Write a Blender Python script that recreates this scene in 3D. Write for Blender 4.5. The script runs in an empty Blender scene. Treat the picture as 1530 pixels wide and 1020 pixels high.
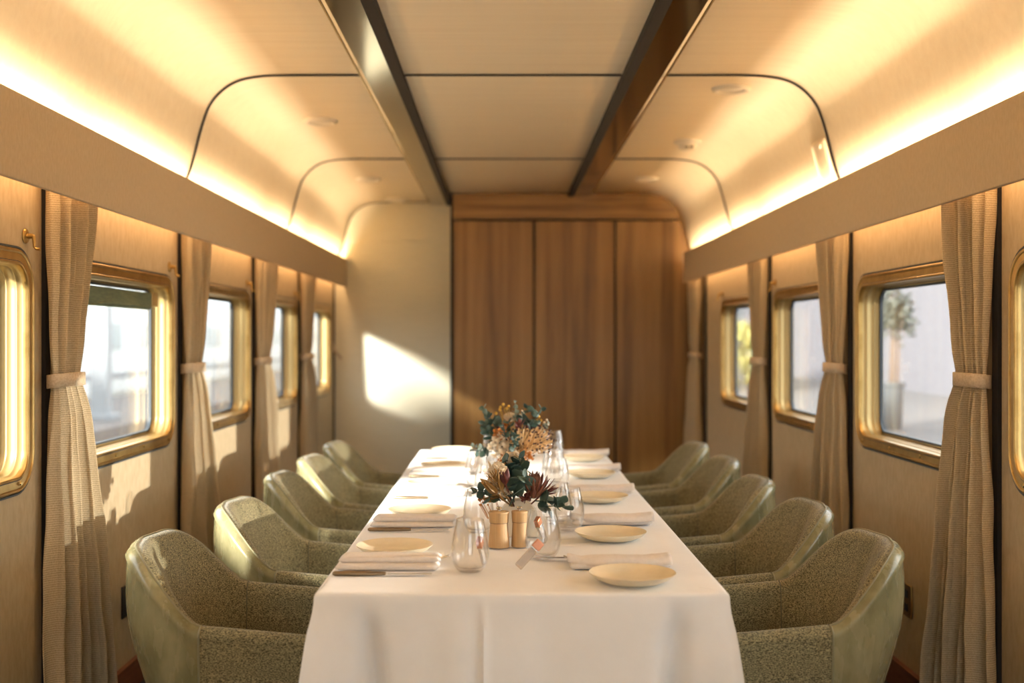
import bpy, math, random
from math import sin, cos, pi, radians, sqrt, exp
from mathutils import Vector, Matrix, noise
random.seed(7)
SC = bpy.context.scene
COL = SC.collection
def lerp(a, b, t): return a + (b - a) * t
def sst(t):
    t = max(0.0, min(1.0, t)); return t * t * (3 - 2 * t)

# ------------------------------------------------------------------ mesh builder
class MB:
    def __init__(s): s.v = []; s.f = []
    def add(s, vs, fs):
        o = len(s.v); s.v += [tuple(p) for p in vs]; s.f += [tuple(i + o for i in q) for q in fs]
        return s
    def box(s, x0, x1, y0, y1, z0, z1):
        x0, x1 = sorted((x0, x1)); y0, y1 = sorted((y0, y1)); z0, z1 = sorted((z0, z1))
        return s.add([(x0,y0,z0),(x1,y0,z0),(x1,y1,z0),(x0,y1,z0),(x0,y0,z1),(x1,y0,z1),(x1,y1,z1),(x0,y1,z1)],
              [(0,3,2,1),(4,5,6,7),(0,1,5,4),(1,2,6,5),(2,3,7,6),(3,0,4,7)])
    def grid(s, rows, cu=False, cv=False, flip=False):
        n = len(rows); m = len(rows[0]); vs = [p for r in rows for p in r]; fs = []
        for i in range(n if cu else n - 1):
            for j in range(m if cv else m - 1):
                a = i*m+j; b = i*m+(j+1)%m; c = ((i+1)%n)*m+(j+1)%m; d = ((i+1)%n)*m+j
                fs.append((a,d,c,b) if flip else (a,b,c,d))
        return s.add(vs, fs)
    def lathe(s, prof, n=32, c=(0,0,0), sx=1, sy=1):
        rows = [[(c[0]+r*sx*cos(2*pi*k/n), c[1]+r*sy*sin(2*pi*k/n), c[2]+z) for k in range(n)] for r, z in prof]
        s.grid(rows, cv=True)
        return s
    def tube(s, pts, r, n=8, closed=False, cap=True):
        pts = [Vector(p) for p in pts]; N = len(pts)
        rr = r if isinstance(r, (list, tuple)) else [r]*N
        rows = []; up = None
        for i, p in enumerate(pts):
            if closed: t = pts[(i+1) % N] - pts[i-1]
            else: t = pts[min(i+1, N-1)] - pts[max(i-1, 0)]
            if t.length < 1e-9: t = Vector((0,0,1))
            t.normalize()
            if up is None:
                up = Vector((0,0,1)) if abs(t.z) < .9 else Vector((1,0,0))
            a = up - t * up.dot(t)
            if a.length < 1e-6: a = t.orthogonal()
            a.normalize(); up = a; b = t.cross(a)
            rows.append([tuple(p + (a*cos(2*pi*k/n) + b*sin(2*pi*k/n)) * rr[i]) for k in range(n)])
        o = len(s.v)
        s.grid(rows, cu=closed, cv=True)
        if cap and not closed:
            s.f.append(tuple(o + k for k in range(n))[::-1]); s.f.append(tuple(o + (N-1)*n + k for k in range(n)))
        return s
    def poly_prism(s, pts, y0, y1):
        """pts: list of (x,z); extruded along y"""
        n = len(pts)
        vs = [(x, y0, z) for x, z in pts] + [(x, y1, z) for x, z in pts]
        fs = [tuple(range(n))[::-1], tuple(range(n, 2*n))] + [(i, (i+1)%n, n+(i+1)%n, n+i) for i in range(n)]
        return s.add(vs, fs)
    def xf(s, m, start=0):
        s.v = s.v[:start] + [tuple(m @ Vector(p)) for p in s.v[start:]]
        return s
    def build(s, name, mat, parent=None, smooth=True, bevel=0, solid=0, sub=0, angle=35, loc=None):
        me = bpy.data.meshes.new(name); me.from_pydata(s.v, [], s.f); me.update()
        import bmesh
        bm = bmesh.new(); bm.from_mesh(me)
        bmesh.ops.recalc_face_normals(bm, faces=bm.faces[:]); bm.to_mesh(me); bm.free()
        if smooth:
            me.polygons.foreach_set('use_smooth', [True]*len(me.polygons))
            try: me.set_sharp_from_angle(angle=radians(angle))
            except Exception: pass
        ob = bpy.data.objects.new(name, me); COL.objects.link(ob)
        me.materials.append(mat)
        if parent: ob.parent = parent
        if loc: ob.location = loc
        if bevel:
            m = ob.modifiers.new('bevel', 'BEVEL'); m.width = bevel; m.segments = 3; m.limit_method = 'ANGLE'
        if solid:
            m = ob.modifiers.new('solid', 'SOLIDIFY'); m.thickness = solid; m.offset = 0
        if sub:
            m = ob.modifiers.new('sub', 'SUBSURF'); m.levels = sub; m.render_levels = sub
        return ob

def tag(o, label=None, cat=None, group=None, kind=None):
    if label: o['label'] = label
    if cat: o['category'] = cat
    if group: o['group'] = group
    if kind: o['kind'] = kind
    return o
def thing(name, label=None, cat=None, loc=(0,0,0), rz=0, group=None, kind=None):
    o = bpy.data.objects.new(name, None); COL.objects.link(o)
    o.location = loc; o.rotation_euler = (0,0,rz); o.empty_display_size = .05
    return tag(o, label, cat, group, kind)
def copy_tree(o, parent=None, loc=None, rz=None, label=None):
    c = o.copy(); COL.objects.link(c)
    if parent: c.parent = parent
    if loc is not None: c.location = loc
    if rz is not None: c.rotation_euler = (0,0,rz)
    if label: c['label'] = label
    for ch in list(o.children): copy_tree(ch, c)
    return c

# ------------------------------------------------------------------ materials
def mat(name, base=(.5,.5,.5), rough=.6, metal=0, **kw):
    m = bpy.data.materials.new(name); m.use_nodes = True
    b = m.node_tree.nodes['Principled BSDF']
    b.inputs['Base Color'].default_value = (*base, 1); b.inputs['Roughness'].default_value = rough
    b.inputs['Metallic'].default_value = metal
    for k, v in kw.items():
        b.inputs[k.replace('_', ' ')].default_value = v
    return m
def nd(m, typ, **kw):
    n = m.node_tree.nodes.new(typ)
    for k, v in kw.items():
        if k.startswith('i_'): n.inputs[k[2:].replace('_', ' ')].default_value = v
        else: setattr(n, k, v)
    return n
def ln(m, a, ao, b, bi): m.node_tree.links.new(a.outputs[ao], b.inputs[bi])
def coords(m, scale=(1,1,1), kind='Object'):
    t = nd(m, 'ShaderNodeTexCoord'); mp = nd(m, 'ShaderNodeMapping'); mp.inputs['Scale'].default_value = scale
    ln(m, t, kind, mp, 'Vector'); return mp
def ramp(m, stops):
    r = nd(m, 'ShaderNodeValToRGB'); e = r.color_ramp.elements
    while len(e) < len(stops): e.new(.5)
    for i, (p, c) in enumerate(stops): e[i].position = p; e[i].color = (*c, 1)
    return r
def noise_color(m, scale, c1, c2, mscale=(1,1,1), detail=4, lo=.35, hi=.65, bump=0, bdist=.002, rough=.6):
    mp = coords(m, mscale); n = nd(m, 'ShaderNodeTexNoise'); n.inputs['Scale'].default_value = scale
    n.inputs['Detail'].default_value = detail; n.inputs['Roughness'].default_value = rough
    ln(m, mp, 'Vector', n, 'Vector'); r = ramp(m, [(lo, c1), (hi, c2)]); ln(m, n, 'Fac', r, 'Fac')
    b = m.node_tree.nodes['Principled BSDF']; ln(m, r, 'Color', b, 'Base Color')
    if bump:
        bp = nd(m, 'ShaderNodeBump'); bp.inputs['Strength'].default_value = bump; bp.inputs['Distance'].default_value = bdist
        ln(m, n, 'Fac', bp, 'Height'); ln(m, bp, 'Normal', b, 'Normal')
    return n, r

M = {}
M['wall'] = mat('wall_fabric', rough=.75)
noise_color(M['wall'], 60, (.42,.325,.195), (.48,.38,.24), (1,1,.35), bump=.15, bdist=.001)
M['pelmet'] = mat('pelmet_fabric', rough=.8)
noise_color(M['pelmet'], 90, (.54,.425,.28), (.59,.47,.32), (1,1,.5), bump=.15, bdist=.001)
M['ceiling'] = mat('ceiling_veneer', rough=.5)
noise_color(M['ceiling'], 3.0, (.84,.72,.53), (.90,.785,.59), (.35, 9, 9), detail=6, lo=.3, hi=.7)
M['pale'] = mat('pale_wall_vinyl', rough=.6)
noise_color(M['pale'], 40, (.74,.68,.51), (.78,.72,.55), (.3,1,3))
M['seam'] = mat('dark_seam', (.009,.006,.005), .9)
M['gold'] = mat('brass', (.66,.45,.17), .3, .95)
noise_color(M['gold'], 14, (.40,.255,.085), (.52,.35,.13), detail=5)
M['reveal'] = mat('brass_reveal', (.46,.33,.14), .38, .6)
M['gasket'] = mat('rubber_gasket', (.035,.045,.055), .5)
M['beam'] = mat('polished_bronze', (.36,.31,.22), .10, 1)
M['goldedge'] = mat('gold_edge', (.70,.52,.22), .25, 1)
M['base'] = mat('red_brown_wood', (.20,.07,.03), .4)
noise_color(M['base'], 8, (.17,.055,.025), (.25,.09,.04), (8,.6,8))
M['floor'] = mat('dark_carpet', rough=.95)
noise_color(M['floor'], 120, (.018,.018,.026), (.05,.035,.03), bump=.4)

def wood(name, horiz=False, c=((.165,.082,.022),(.255,.133,.037),(.33,.185,.055))):
    m = mat(name, rough=.38)
    mp = coords(m, (1.2,5,22) if horiz else (11,5,.35))
    n = nd(m, 'ShaderNodeTexNoise'); n.inputs['Scale'].default_value = 1.0; n.inputs['Detail'].default_value = 5
    n.inputs['Distortion'].default_value = .35; ln(m, mp, 'Vector', n, 'Vector')
    mp2 = coords(m, (3,30,160) if horiz else (220,30,5))
    n2 = nd(m, 'ShaderNodeTexNoise'); n2.inputs['Scale'].default_value = 1.0; n2.inputs['Detail'].default_value = 3
    ln(m, mp2, 'Vector', n2, 'Vector')
    mx = nd(m, 'ShaderNodeMath', operation='MULTIPLY_ADD'); mx.inputs[1].default_value = .35
    ln(m, n2, 'Fac', mx, 0); ln(m, n, 'Fac', mx, 2)
    r = ramp(m, [(.50, c[0]), (.67, c[1]), (.86, c[2])]); ln(m, mx, 'Value', r, 'Fac')
    ln(m, r, 'Color', m.node_tree.nodes['Principled BSDF'], 'Base Color')
    return m
M['wood'] = wood('walnut_vertical'); M['woodh'] = wood('walnut_horizontal', True)
M['mill'] = wood('oak_mill', False, ((.36,.21,.09),(.50,.32,.15),(.58,.40,.21)))
M['mill'].node_tree.nodes['Principled BSDF'].inputs['Roughness'].default_value = .6
M['legwood'] = mat('leg_wood', (.10,.05,.025), .4)

# tweed
M['tweed'] = m = mat('olive_tweed', rough=.9)
n, r = noise_color(m, 400, (.036,.030,.010), (.335,.285,.145), (.55,.55,1), detail=3, lo=.36, hi=.66, bump=.4, bdist=.0015)
b = m.node_tree.nodes['Principled BSDF']; b.inputs['Sheen Weight'].default_value = .12; b.inputs['Sheen Roughness'].default_value = .5
M['leather'] = m = mat('olive_leather', rough=.34)
n, r = noise_color(m, 9, (.145,.13,.058), (.31,.275,.15), (1,1,.5), detail=7, lo=.3, hi=.72, bump=.12, bdist=.002, rough=.65)
mp = coords(m, (30,30,8)); n2 = nd(m, 'ShaderNodeTexNoise'); n2.inputs['Scale'].default_value = 1; n2.inputs['Detail'].default_value = 5
ln(m, mp, 'Vector', n2, 'Vector'); r2 = ramp(m, [(.35,(.18,)*3),(.7,(.33,)*3)]); ln(m, n2, 'Fac', r2, 'Fac'); ln(m, r2, 'Color', m.node_tree.nodes['Principled BSDF'], 'Roughness')
M['piping'] = mat('piping', (.20,.18,.10), .5)
M['seamthread'] = mat('seam_thread', (.10,.095,.055), .8)

# curtain: woven rows, a little light passes through
M['curtain'] = m = mat('woven_curtain', rough=.85)
mp = coords(m, (1,1,1)); sep = nd(m, 'ShaderNodeSeparateXYZ'); ln(m, mp, 'Vector', sep, 'Vector')
ns = nd(m, 'ShaderNodeTexNoise'); ns.inputs['Scale'].default_value = 14; ln(m, mp, 'Vector', ns, 'Vector')
ma = nd(m, 'ShaderNodeMath', operation='MULTIPLY_ADD'); ma.inputs[1].default_value = .004; ln(m, ns, 'Fac', ma, 0); ln(m, sep, 'Z', ma, 2)
ms = nd(m, 'ShaderNodeMath', operation='MULTIPLY'); ms.inputs[1].default_value = 2*pi/.0068; ln(m, ma, 'Value', ms, 0)
si = nd(m, 'ShaderNodeMath', operation='SINE'); ln(m, ms, 'Value', si, 0)
n3 = nd(m, 'ShaderNodeTexNoise'); n3.inputs['Scale'].default_value = 260; ln(m, mp, 'Vector', n3, 'Vector')
ad = nd(m, 'ShaderNodeMath', operation='MULTIPLY_ADD'); ad.inputs[1].default_value = .28; ln(m, si, 'Value', ad, 0); ln(m, n3, 'Fac', ad, 2)
r = ramp(m, [(.1, (.52,.405,.24)), (.9, (.81,.68,.46))]); ln(m, ad, 'Value', r, 'Fac')
b = m.node_tree.nodes['Principled BSDF']; ln(m, r, 'Color', b, 'Base Color')
bp = nd(m, 'ShaderNodeBump'); bp.inputs['Strength'].default_value = .5; bp.inputs['Distance'].default_value = .003
ln(m, ad, 'Value', bp, 'Height'); ln(m, bp, 'Normal', b, 'Normal')
tr = nd(m, 'ShaderNodeBsdfTranslucent'); ln(m, r, 'Color', tr, 'Color')
mix = nd(m, 'ShaderNodeMixShader'); mix.inputs['Fac'].default_value = .3
out = m.node_tree.nodes['Material Output']; ln(m, b, 'BSDF', mix, 1); ln(m, tr, 'BSDF', mix, 2); ln(m, mix, 'Shader', out, 'Surface')
M['tie'] = mat('tieback_fabric', rough=.8); noise_color(M['tie'], 150, (.44,.33,.21), (.56,.44,.30), bump=.3)

M['cloth'] = m = mat('white_tablecloth', rough=.75)
noise_color(m, 7, (.83,.83,.835), (.87,.87,.875), detail=6, bump=.25, bdist=.006)
m.node_tree.nodes['Principled BSDF'].inputs['Sheen Weight'].default_value = .2
M['napkin'] = mat('napkin_linen', rough=.8); noise_color(M['napkin'], 90, (.72,.665,.62), (.77,.715,.67), bump=.2, bdist=.001)
M['plate'] = mat('cream_ceramic', (.78,.68,.49), .28)
noise_color(M['plate'], 18, (.74,.65,.47), (.80,.71,.53))
M['handle'] = mat('bronze_handle', (.25,.19,.12), .38, .8)
M['steel'] = mat('steel', (.62,.60,.57), .2, 1)
M['copper'] = mat('copper_cap', (.62,.28,.17), .3, .7)
M['vase'] = mat('cream_vase', (.80,.74,.62), .5)
M['white'] = mat('white_plastic', (.80,.74,.62), .4)
M['black'] = mat('black_plastic', (.02,.02,.02), .4)
M['blind'] = mat('green_blind', rough=.7); noise_color(M['blind'], 20, (.09,.12,.07), (.15,.18,.10), (1,1,6))

def glassy(name, tint, gl=1.0, r=.02, base=.04):
    m = bpy.data.materials.new(name); m.use_nodes = True; nt = m.node_tree; nt.nodes.clear()
    out = nd(m, 'ShaderNodeOutputMaterial'); t = nd(m, 'ShaderNodeBsdfTransparent'); t.inputs['Color'].default_value = (*tint, 1)
    g = nd(m, 'ShaderNodeBsdfGlossy'); g.inputs['Roughness'].default_value = r
    lw0 = nd(m, 'ShaderNodeLayerWeight'); lw0.inputs['Blend'].default_value = .5; lw = nd(m, 'ShaderNodeMath', operation='POWER'); lw.inputs[1].default_value = 3; ln(m, lw0, 'Facing', lw, 0)
    mu = nd(m, 'ShaderNodeMath', operation='MULTIPLY_ADD'); mu.inputs[1].default_value = gl; mu.inputs[2].default_value = base
    ln(m, lw, 'Value', mu, 0); mx = nd(m, 'ShaderNodeMixShader'); ln(m, mu, 'Value', mx, 'Fac'); ln(m, t, 'BSDF', mx, 1); ln(m, g, 'BSDF', mx, 2)
    ln(m, mx, 'Shader', out, 'Surface'); return m
M['pane'] = glassy('window_glass', (.97,.98,.97), .6)
M['glass'] = glassy('drinking_glass', (.985,.982,.975), .85, .02, .045)
M['acrylic'] = glassy('clear_acrylic', (.86,.84,.82), .8, .03, .10)

# ------------------------------------------------------------------ dimensions
CAMZ = 1.32
XL, XR = -1.405, 1.495
XC = .045
Y0, YW, YB = -2.0, 8.96, 9.59
ZC = 2.465
PB, PT = 1.746, 1.981           # pelmet bottom / top
LWIN = [.50+1.47*k for k in range(-1, 6)]
LFAR = [1.967+1.472*k for k in range(6)]     # far edges: 1.967, 3.437 ...
LFAR = [-.98, 3.437, 4.905, 6.376, 7.83, 9.33]
RFAR = [1.91, 3.388, 4.85, 6.333, 7.84]
WLEN, WZ0, WZ1 = 1.20, .868, 1.584
RING = .052

# ------------------------------------------------------------------ setting: floor, walls
tag(MB().box(XL-.1, XR+.1, Y0-.1, YB+.1, -.05, 0).build('floor', M['floor'], smooth=False), kind='structure')
def side_wall(name, x, s, fars, y1):
    b = MB(); o = x + s*.10
    z0, z1 = WZ0+RING*.5, WZ1-RING*.5
    b.box(x, o, Y0, y1, 0, z0); b.box(x, o, Y0, y1, z1, PT+.05)
    e = Y0
    for f in fars:
        b.box(x, o, e, f-WLEN+RING*.5, z0, z1); e = f-RING*.5
    b.box(x, o, e, y1, z0, z1)
    return tag(b.build(name, M['wall'], smooth=False), kind='structure')
side_wall('wall_left', XL, -1, LFAR, YB+.1)
side_wall('wall_right', XR, 1, RFAR, YB+.1)
tag(MB().box(XL-.1, -.75, Y0-.1, Y0, 0, 2.6).box(.84, XR+.1, Y0-.1, Y0, 0, 2.6).box(-.75, .84, Y0-.1, Y0, 2.12, 2.6).box(-.75, .84, Y0-.1, Y0, 0, .08).build('wall_front', M['wall'], smooth=False), kind='structure')
dr = thing('added_fill_door_1', loc=(.045, Y0-.05, .08), kind='structure')  # glazed door added behind the camera to let cool fill light onto the cloth
b = MB()
for x0, x1 in ((-.795, -.74), (-.03, .03), (.74, .795)): b.box(x0, x1, -.03, .03, 0, 2.04)
for z0, z1 in ((0, .10), (1.97, 2.04)): b.box(-.795, .795, -.03, .03, z0, z1)
b.build('fill_door_frame', M['gold'], dr, smooth=False)
for x0 in (-.74, .03): MB().box(x0, x0+.71, -.004, .004, .10, 1.97).build('fill_door_pane', M['pane'], dr, smooth=False)
for x0 in (-.06, .06): MB().tube([(x0, .03, .95), (x0, .07, .95), (x0, .07, 1.15), (x0, .03, 1.15)], .009, 10).build('fill_door_handle', M['gold'], dr)
bw = MB().box(XL-.1, XR+.1, YB, YB+.1, 0, 2.6)
tag(bw.build('wall_back', M['pale'], smooth=False), kind='structure')
tag(MB().box(XL, -.41, YB-.02, YB, 2.122, ZC).build('trim_1', M['pale'], bevel=.004), kind='structure')
tag(MB().box(XL, XL+.015, Y0, YB, 0, .10).box(XL, XL+.02, Y0, YB, .10, .107).build('baseboard_left', M['base'], smooth=False), kind='structure')
tag(MB().box(XR-.015, XR, Y0, YW, 0, .10).box(XR-.02, XR, Y0, YW, .10, .107).build('baseboard_right', M['base'], smooth=False), kind='structure')
tn = 2
def trim(b, m, **kw):
    global tn
    o = tag(b.build('trim_%d' % tn, m, **kw), kind='structure'); tn += 1; return o
# dark vertical joints in the wall lining, behind each curtain
for f in LFAR[1:5]: trim(MB().box(XL, XL+.012, f+.070, f+.108, .107, PB+.12), M['seam'], smooth=False)
trim(MB().box(XL, XL+.012, 9.535, 9.565, .107, PB+.12), M['seam'], smooth=False)
for f in RFAR[1:4] + [8.36]: trim(MB().box(XR-.012, XR, f+.06, f+.10, .107, PB+.12), M['seam'], smooth=False)

# ceiling: flat centre, coved sides
prof_r = [(0,0),(.3,0),(.6,0),(.8,0),(.9,0),(.98,-.0005),(1.07,-.004),(1.16,-.018),(1.225,-.045),(1.28,-.09),(1.32,-.145),(1.345,-.21),(1.365,-.28),(1.385,-.36),(1.41,-.44),(1.45,-.53)]
def cove(side):
    return [(XC + side*x, ZC + z) for x, z in prof_r]
def catmull(p, n=4):
    o = []
    for i in range(len(p)-1):
        p0 = p[max(i-1,0)]; p1 = p[i]; p2 = p[i+1]; p3 = p[min(i+2, len(p)-1)]
        for k in range(n):
            t = k/n
            o.append(tuple(.5*(2*b+(c-a)*t+(2*a-5*b+4*c-d)*t*t+(3*b-a-3*c+d)*t**3) for a,b,c,d in zip(p0,p1,p2,p3)))
    o.append(p[-1]); return o
CP = {s: [(-1 if s < 0 else 1, 0)] and catmull(cove(s)) for s in (-1, 1)}
full = CP[-1][::-1] + CP[1][1:]
cb = MB()
cb.grid([[(x, y, z) for x, z in full] for y in (Y0, YB+.05)])
co = cb.build('ceiling', M['ceiling'], angle=60); tag(co, kind='structure')
md = co.modifiers.new('solid', 'SOLIDIFY'); md.thickness = .03; md.offset = 0
# shift so that the lower face sits at profile
for v in co.data.vertices: pass
# outer roof keeps daylight out
tag(MB().box(XL-.12, XR+.12, Y0-.1, YB+.1, ZC+.12, ZC+.16).box(XL-.12, XL-.1, Y0-.1, YB+.1, PT, ZC+.16).box(XR+.1, XR+.12, Y0-.1, YB+.1, PT, ZC+.16).build('trim_60', M['seam'], smooth=False), kind='structure')
# seams across the ceiling
def seam_strip(y, w=.022, off=.0185):
    b = MB(); rows = []
    pts = [Vector((x, z)) for x, z in full]
    for dy in (-w/2, w/2):
        row = []
        for i, p in enumerate(pts):
            t = (pts[min(i+1, len(pts)-1)] - pts[max(i-1, 0)]).normalized(); n = Vector((t.y, -t.x))
            q = p + n*off
            row.append((q.x, y+dy, q.y))
        rows.append(row)
    b.grid(rows)
    return trim(b, M['seam'], solid=.004)
for y in (.33, 2.635, 4.936, 7.24, 9.53): seam_strip(y)

# polished ceiling beams
for s in (-1, 1):
    xo, xi = XC + s*.645, XC + s*.475
    z = ZC - .018
    b = MB().poly_prism([(xi, z+.004), (xi+s*.03, z-.004), (xi+s*.03, z-.026), (xo-s*.02, z-.026), (xo, z-.016), (xo, z+.004)], Y0, YB-.02 if s < 0 else YW)
    trim(b, M['beam'], smooth=False, bevel=.002)
    trim(MB().box(xi-s*.010, xi+s*.034, Y0, YB-.02 if s < 0 else YW, z-.0275, z+.002), M['seam'], smooth=False)
    trim(MB().box(xo, xo+s*.006, Y0, YB-.02 if s < 0 else YW, z-.018, z+.002), M['goldedge'], smooth=False)

# pelmets (indirect-light troughs)
for s, xw, y1, nm in ((-1, XL, YB, 'left'), (1, XR, 8.86, 'right')):
    xf = xw - s*.104
    b = MB().box(xf, xf + s*.018, Y0, y1, PB, PT).box(xf + s*.018, xw, Y0, y1, 1.845, 1.86)
    trim(b, M['pelmet'], bevel=.003)

# ------------------------------------------------------------------ windows
def rr_path(w, h, r, n=8):
    pts = []
    for cx, cy, a0 in ((w/2-r, h/2-r, 0), (-w/2+r, h/2-r, 90), (-w/2+r, -h/2+r, 180), (w/2-r, -h/2+r, 270)):
        for k in range(n+1):
            a = radians(a0 + 90*k/n); pts.append((cx + r*cos(a), cy + r*sin(a), cos(a), sin(a)))
    return pts
def window(idx, x, s, far):
    """s=+1: right wall (room is towards -X)"""
    yc, zc = far - WLEN/2, (WZ0+WZ1)/2
    w = thing('window_%d' % idx, loc=(x, yc, zc), kind='structure')
    ow, oh = WLEN-2*RING, WZ1-WZ0-2*RING
    path = rr_path(ow, oh, .072)
    def sweep(prof, closed=True):
        rows = []
        for u, d in prof: rows.append([(-s*d, py + nx*u, pz + nz*u) for py, pz, nx, nz in path])
        return MB().grid(rows, cu=False, cv=True)
    ring = [(0,-.006),(0,.009),(.002,.012),(.006,.013),(.009,.011),(.010,.009),(.033,.009),(.035,.012),(.038,.013),(.042,.013),(.045,.010),(.047,.004),(.047,-.004)]
    sweep(ring).build('window_frame', M['gold'], w, angle=50)
    sweep([(.0475,-.002),(.0475,.008),(.053,.008),(.053,-.002)]).build('outer_gasket', M['gasket'], w, angle=50)
    sweep([(.0095,.008),(.0095,.0098),(.0115,.0098),(.0115,.008)]).build('frame_groove', M['gasket'], w, angle=50)
    rv = [(0,-.006)]
    for k in range(2):
        a = -.018 - k*.030
        rv += [(0,a),(-.0035,a-.003),(-.0035,a-.007),(0,a-.010)]
    rv += [(-.004,-.078),(-.016,-.080)]
    sweep(rv).build('window_reveal', M['reveal'], w, angle=50)
    sweep([(-.010,-.079),(-.010,-.072),(-.018,-.072),(-.018,-.084),(.03,-.09),(.03,-.1)]).build('inner_gasket', M['gasket'], w, angle=50)
    p2 = rr_path(ow-.03, oh-.03, .060)
    n = len(p2); pb = MB()
    pb.add([(s*.080, a, b_) for a, b_, _, _ in p2] + [(s*.084, a, b_) for a, b_, _, _ in p2], [tuple(range(n)), tuple(range(2*n-1, n-1, -1))])
    pb.build('window_pane', M['pane'], w, smooth=False)
    # small brass screws along the lower rail
    sc = MB()
    for k in (-1, -.33, .33, 1):
        c = (-s*.013, k*(ow/2-.06), -oh/2-.020)
        sc.add([(c[0]-s*.003, c[1]+.005*cos(a*pi/4), c[2]+.005*sin(a*pi/4)) for a in range(8)] + [(c[0], c[1]+.007*cos(a*pi/4), c[2]+.007*sin(a*pi/4)) for a in range(8)],
               [tuple(range(8))] + [(i, (i+1)%8, 8+(i+1)%8, 8+i) for i in range(8)])
    sc.build('frame_screws', M['goldedge'], w)
    return w
wi = 1
for f in LFAR: window(wi, XL, -1, f); wi += 1
for f in RFAR: window(wi, XR, 1, f); wi += 1
# portals
l = bpy.data.lights.new('window_portal', 'AREA'); l.shape = 'RECTANGLE'; l.size = 1.5; l.size_y = 1.9; l.cycles.is_portal = True
o = bpy.data.objects.new('window_portal', l); COL.objects.link(o); o.location = (.045, Y0-.12, 1.1); o.rotation_euler = (radians(90), 0, 0)
for s, x, fars in ((-1, XL-.13, LFAR), (1, XR+.13, RFAR)):
    for f in fars:
        l = bpy.data.lights.new('window_portal', 'AREA'); l.shape = 'RECTANGLE'; l.size = .62; l.size_y = 1.0
        l.cycles.is_portal = True
        o = bpy.data.objects.new('window_portal', l); COL.objects.link(o); o.location = (x, f-WLEN/2, 1.226)
        o.rotation_euler = (0, radians(90*s), 0)

# rolled green blind in the window beside the second left chair
bl = thing('roller_blind', 'dark green roller blind pulled down a little inside the left window behind the nearest curtain', 'blind', (XL-.04, LFAR[2]-WLEN/2, 1.50))
MB().box(-.012, .012, -.47, .40, -.055, .005).build('blind_fabric', M['blind'], bl, bevel=.004)
MB().box(-.014, .014, .40, .475, -.05, .006).build('end_bracket', M['reveal'], bl, bevel=.003)
MB().tube([(0,-.47,-.058),(0,.40,-.058)], .007, 10).build('bottom_rail', M['blind'], bl)

# ------------------------------------------------------------------ curtains
def curtain(s, xw, yn, label, widths=(.235,.15,.44), seed=0, group='tied back curtains between the windows'):
    """s=-1 left wall; near edge at yn"""
    rnd = random.Random(seed); ph = rnd.random()*6
    t = thing('window_curtain', label, 'curtain', (xw, yn, 0), 0, group)
    nf = 5.2; NU, NZ = 120, 64; zt, zm, zb = 1.93, 1.19, .03
    rows = []
    for j in range(NZ+1):
        z = zt + (zb-zt)*j/NZ
        if z > zm:
            k = (z-zm)/(zt-zm); e = sst(min(1, k*1.25)); w = lerp(widths[1], widths[0], e); amp = lerp(.017, .031, e); d0 = .014
            mid = lerp(.048, .045, e)
        else:
            k = (zm-z)/(zm-zb); e = k**.75; w = lerp(widths[1], widths[2], e); amp = lerp(.018, .032, min(1, k*2))*1.15; mid = lerp(.048,.052,e)
        row = []
        for i in range(NU+1):
            u = i/NU
            uu = u + .018*sin(5*u + ph + z*1.3) + .01*sin(11*u+z*2.1+ph)
            c = sin(2*pi*nf*uu + ph + .35*sin(2.2*z+ph))
            c2 = sin(2*pi*nf*.5*uu + 1.7*ph)
            wr = noise.noise(Vector((u*9+seed*3, z*5, ph)))*.006*(1.5 if z < zm else 1)
            x = mid + amp*(.75*c + .25*c2) + wr + .030*(u-.2)
            near_t = exp(-((z-zm)/.07)**2)
            x = lerp(x, mid + .62*(x-mid), near_t)
            y = w*u + .010*sin(2*pi*nf*uu*1.0+ph+1.3)*(w/.25) + .02*(widths[0]-w > 0)*0
            off = lerp(.02, 0, min(1, abs(z-zm)/.5)) if z > zm else lerp(.02, -.005, min(1, abs(z-zm)/.5))
            row.append((-s*max(.006, x), y + off, z))
        rows.append(row)
    MB().grid(rows).build('drape', M['curtain'], t, solid=.003, angle=80)
    # tie-back band
    pts = []
    for k in range(28):
        a = 2*pi*k/28; pts.append((-s*(.05 + .047*cos(a)), .02 + widths[1]/2 + (widths[1]/2+.012)*sin(a)))
    rows = []
    for dz, o in ((-.021,0),(-.019,.003),(.019,.003),(.021,0),(.019,-.002),(-.019,-.002)):
        rows.append([(px*(1+o*8), (py-.02-widths[1]/2)*(1+o*8)+.02+widths[1]/2, zm+dz + .01*(abs(px)/.1-.5)) for px, py in pts])
    MB().grid(rows, cu=True, cv=True).build('tieback', M['tie'], t, angle=60)
    return t
labs_l = ['cream woven curtain nearest the camera on the left wall', 'cream woven curtain on the left wall, just past the window with the green blind',
          'cream woven curtain on the left wall, third from the front and behind the middle chairs', 'pale curtain on the left wall closest to the pale end wall']
for k, f in enumerate(LFAR[1:5]):
    curtain(-1, XL, f+.03, labs_l[k], (.30,.17,.56), seed=k)
labs_r = ['golden woven curtain nearest the camera on the right wall', 'golden woven curtain on the right wall, second from the front beside the full bright window',
          'golden woven curtain on the right wall, between the two farthest windows', 'golden curtain on the right wall hanging against the walnut cabinet']
for k, f in enumerate(RFAR[1:4] + [8.44]):
    curtain(1, XR, f+.06, labs_r[k], (.24,.15,.44) if k < 3 else (.30,.22,.44), seed=11+k)
# loose strap at far left corner
st = MB().tube([(XL+.012, 9.40, 1.30), (XL+.03, 9.40, 1.22), (XL+.07, 9.42, 1.17), (XL+.085,9.43,1.15)], [.008,.012,.014,.010], 8)
tag(st.build('curtain_strap', M['tie']), 'short beige curtain strap hanging on the left wall beside the pale end wall', 'strap')

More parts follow.
